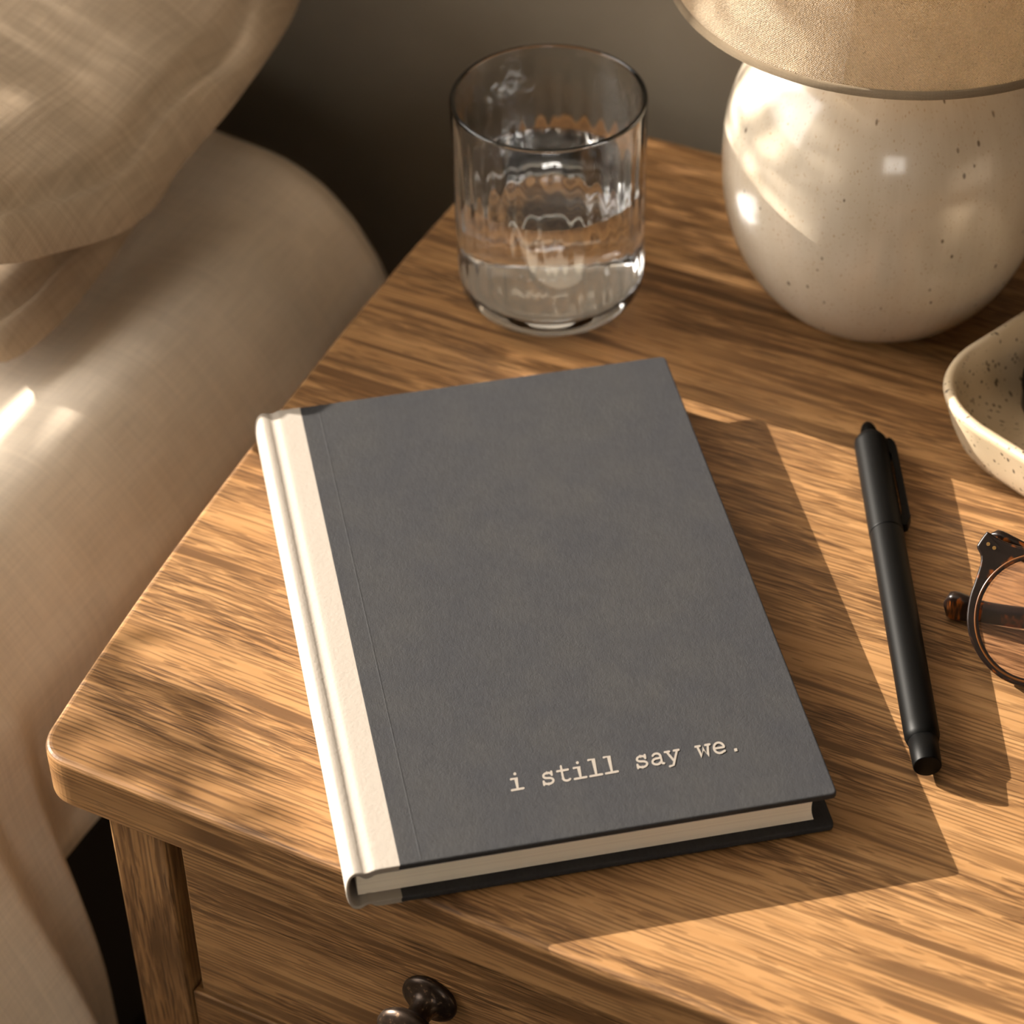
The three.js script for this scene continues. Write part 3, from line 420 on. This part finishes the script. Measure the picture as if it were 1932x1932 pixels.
// a stuffed pillow: closed outline of edge points [x, y, z], swelling up and down towards the middle
function pillowGeo(edge, c, up, down, wr, seam = 0.94) {
  const cu = new THREE.CatmullRomCurve3(edge.map((p) => V(...p)), true, 'centripetal'), M = 160, K = 40, E = Array.from({ length: M + 1 }, (_, i) => cu.getPointAt(i === M ? 0 : i / M));
  return grid(M, 2 * K, (u, v) => {
    const e = E[Math.round(u * M)], k = Math.round(v * 2 * K), top = k <= K, q = top ? k / K : (2 * K - k) / K; // q: 0 centre .. 1 edge
    const rho = Math.pow(q, 0.75), x = lerp(c[0], e.x, rho), z = lerp(c[2], e.z, rho), ye = lerp(c[1], e.y, rho);
    const prof = Math.pow(Math.max(0, 1 - Math.pow(rho, 3.2)), 0.72);
    let h = top ? up * prof : -down * prof;
    if (top) h -= 0.0040 * Math.exp(-Math.pow((rho - seam) / 0.010, 2));
    h += (top ? 1 : 0.5) * wr * (fbm(x * 22 + 80, z * 14 + 70, 256, 256, 3, 6) - 0.5) * smooth(1.0, 0.8, rho);
    h += 0.0035 * Math.sin(u * 60 + 3 * Math.sin(u * 23)) * smooth(0.74, 0.95, rho) * (1 - smooth(0.96, 1, rho)) * (wr / 0.006);
    return [x, ye + h, z, x, z];
  }, true);
}
{
  const B = thing('pillow', 'lower beige pillow lying flat on the bed under the other pillow', 'pillow');
  part('pillow_case', pillowGeo([[-0.1420, -0.004, -0.3050], [-0.1360, -0.006, -0.2730], [-0.1270, -0.007, -0.2150], [-0.1260, -0.008, -0.1790], [-0.1320, -0.008, -0.1620], [-0.1500, -0.006, -0.160], [-0.19, -0.002, -0.195], [-0.25, 0.000, -0.207], [-0.45, 0.002, -0.205], [-0.54, 0.002, -0.21], [-0.56, 0.002, -0.25], [-0.54, 0.002, -0.345], [-0.40, 0.002, -0.355], [-0.20, 0.000, -0.352], [-0.155, -0.003, -0.340]], [-0.34, 0.006, -0.265], 0.030, 0.012, 0.006), pillowM, B);
  const A = thing('pillow', 'upper beige linen pillow stacked on the lower pillow, its edge seamed', 'pillow');
  part('pillow_case', pillowGeo([[-0.1090, 0.050, -0.3480], [-0.0965, 0.046, -0.2790], [-0.0965, 0.040, -0.2350], [-0.0940, 0.038, -0.2200], [-0.0942, 0.040, -0.1960], [-0.1040, 0.045, -0.1700], [-0.1131, 0.050, -0.1504], [-0.135, 0.050, -0.150], [-0.18, 0.050, -0.185], [-0.25, 0.050, -0.200], [-0.45, 0.050, -0.200], [-0.56, 0.050, -0.21], [-0.58, 0.050, -0.25], [-0.56, 0.050, -0.37], [-0.40, 0.055, -0.395], [-0.20, 0.055, -0.395], [-0.13, 0.053, -0.385]], [-0.32, 0.050, -0.275], 0.050, 0.010, 0.006), pillowM, A);
}
// ---------------------------------------------------------------- plant on the sill, out of view: leaves placed to dapple the sunlight
{
  const px = -0.90, pot = thing('unseen_potted_plant', 'unseen leafy green houseplant in a clay pot, out of view, dappling the sunlight', 'plant', [-0.945, WIN.y0 + 0.002, -0.335]);
  part('pot', lathe([[0, 0], [0.05, 0], [0.054, 0.004], [0.066, 0.10], [0.071, 0.104], [0.071, 0.118], [0.066, 0.12], [0.062, 0.112], [0.058, 0.104], [0, 0.100]], 40), new THREE.MeshStandardMaterial({ color: 0x9a6242, roughness: 0.9 }), pot);
  const leaf = (len, wid) => { const g = grid(2, 3, (u, v) => { const w = wid * Math.sin(Math.PI * Math.min(1, 0.06 + v * 0.94)) ** 0.8 * (1 - 0.25 * v), s = (u - 0.5) * 2; return [s * w, 0.12 * len * (s * s * 0.5) - 0.18 * len * v * v, v * len]; }); return g; };
  const ky = -SUN.y / SUN.x, kz = -SUN.z / SUN.x, geos = [], stems = [], base = V(-0.945, WIN.y0 + 0.115, -0.335);
  const add = (u, v, len, wid, yaw, roll, pitch) => {
    const x = px + (rnd() - 0.5) * 0.10, g = leaf(len, wid); g.translate(0, 0, -len / 2); g.rotateZ(roll); g.rotateX(pitch); g.rotateY(yaw); g.translate(x, v - ky * x, u - kz * x); geos.push(g);
    if (rnd() < 0.05 && (v < -0.03 || u < -0.27)) { const e = V(x, v - ky * x, u - kz * x); stems.push(new THREE.TubeGeometry(new THREE.QuadraticBezierCurve3(base, V(lerp(base.x, e.x, 0.4), lerp(base.y, e.y, v < 0 ? 0.2 : 0.3), lerp(base.z, e.z, 0.75)), e), 8, 0.0012, 5)); }
  };
  // where leaves stand, seen along the sun: u across, v up
  const dens = (u, v) => {
    if (v < -0.20 || u < -0.45 || u > 0.22 || v > 0.30) return 0;
    let d = 0;
    if (v < -0.014) d = v < -0.035 ? 0.55 : 1.6;
    const over = -0.190 - 1.3 * Math.max(v, -0.01) - u;                 // how far towards the wall of the sloping edge of the crown
    d = Math.max(d, smooth(-0.01, v < 0.01 ? 0.02 : 0.05, over) * 2.7 * (1 - smooth(0.055, 0.085, v)));  // denser leaves here, to shade the back of the tabletop
    if (u < -0.25) d = Math.max(d, (v > 0.16 ? 1.5 : 0.60) * smooth(-0.25, -0.28, u));           // leaves placed to weaken the sun on the lamp
    const gap = (a, b, ra, rb) => Math.hypot((u - a) / ra, (v - b) / rb) < 1;
    if (gap(-0.185, -0.066, 0.022, 0.024) || gap(-0.135, -0.070, 0.045, 0.026)) d = 0;  // openings that let sun patches fall on the bed
    return d;
  };
  for (let u = -0.45; u < 0.22; u += 0.0090) for (let v = -0.20; v < 0.30; v += 0.0064) { const uu = u + (rnd() - 0.5) * 0.009, vv = v + (rnd() - 0.5) * 0.006; for (let q = dens(uu, vv); q > 0; q--) if (rnd() < q) add(uu, vv, 0.014 + 0.008 * rnd(), 0.0034 + 0.0016 * rnd(), rnd() * 6.28, (rnd() - 0.5) * 1.8, (rnd() - 0.5) * 1.4); }
  for (const [u, v] of [[-0.0522,-0.0014],[-0.0417,-0.0006],[-0.0373,0.0067],[-0.0304,0.0057],[-0.0326,-0.0002],[-0.0087,0.0032],[-0.0155,0.0005],[-0.0211,0.0046],[-0.0224,0.0106],[-0.0168,0.0133],[-0.0277,0.0179],[-0.0214,0.0172],[-0.0072,0.0076],[-0.0103,0.0123],[-0.0104,0.0185],[-0.0210,0.0220],[-0.0213,0.0258],[-0.0053,0.0183],[-0.0049,0.0276],[-0.0039,0.0316],[-0.0339,0.0108],[-0.0377,0.0130]]) for (const k of [-1, 1]) add(u + 0.003 * k, v + 0.0012 * (rnd() - 0.5), 0.013 + 0.006 * rnd(), 0.0034 + 0.001 * rnd(), rnd() * 6.28, (rnd() - 0.5) * 0.9, (rnd() - 0.5) * 0.7);  // leaves set one by one to dapple the front corner of the tabletop
  const gl = mergeGeometries(geos); gl.translate(0.945, -WIN.y0 - 0.002, 0.335);
  const f = part('unseen_foliage', gl, new THREE.MeshStandardMaterial({ color: 0x3d5a2a, roughness: 0.6 }), pot); f.userData.kind = 'stuff';
  const sg = mergeGeometries(stems); sg.translate(0.945, -WIN.y0 - 0.002, 0.335);
  const s2 = part('stems', sg, new THREE.MeshStandardMaterial({ color: 0x4f4a2c, roughness: 0.8 }), pot); s2.userData.kind = 'stuff';
}

renderer.render(scene, camera);
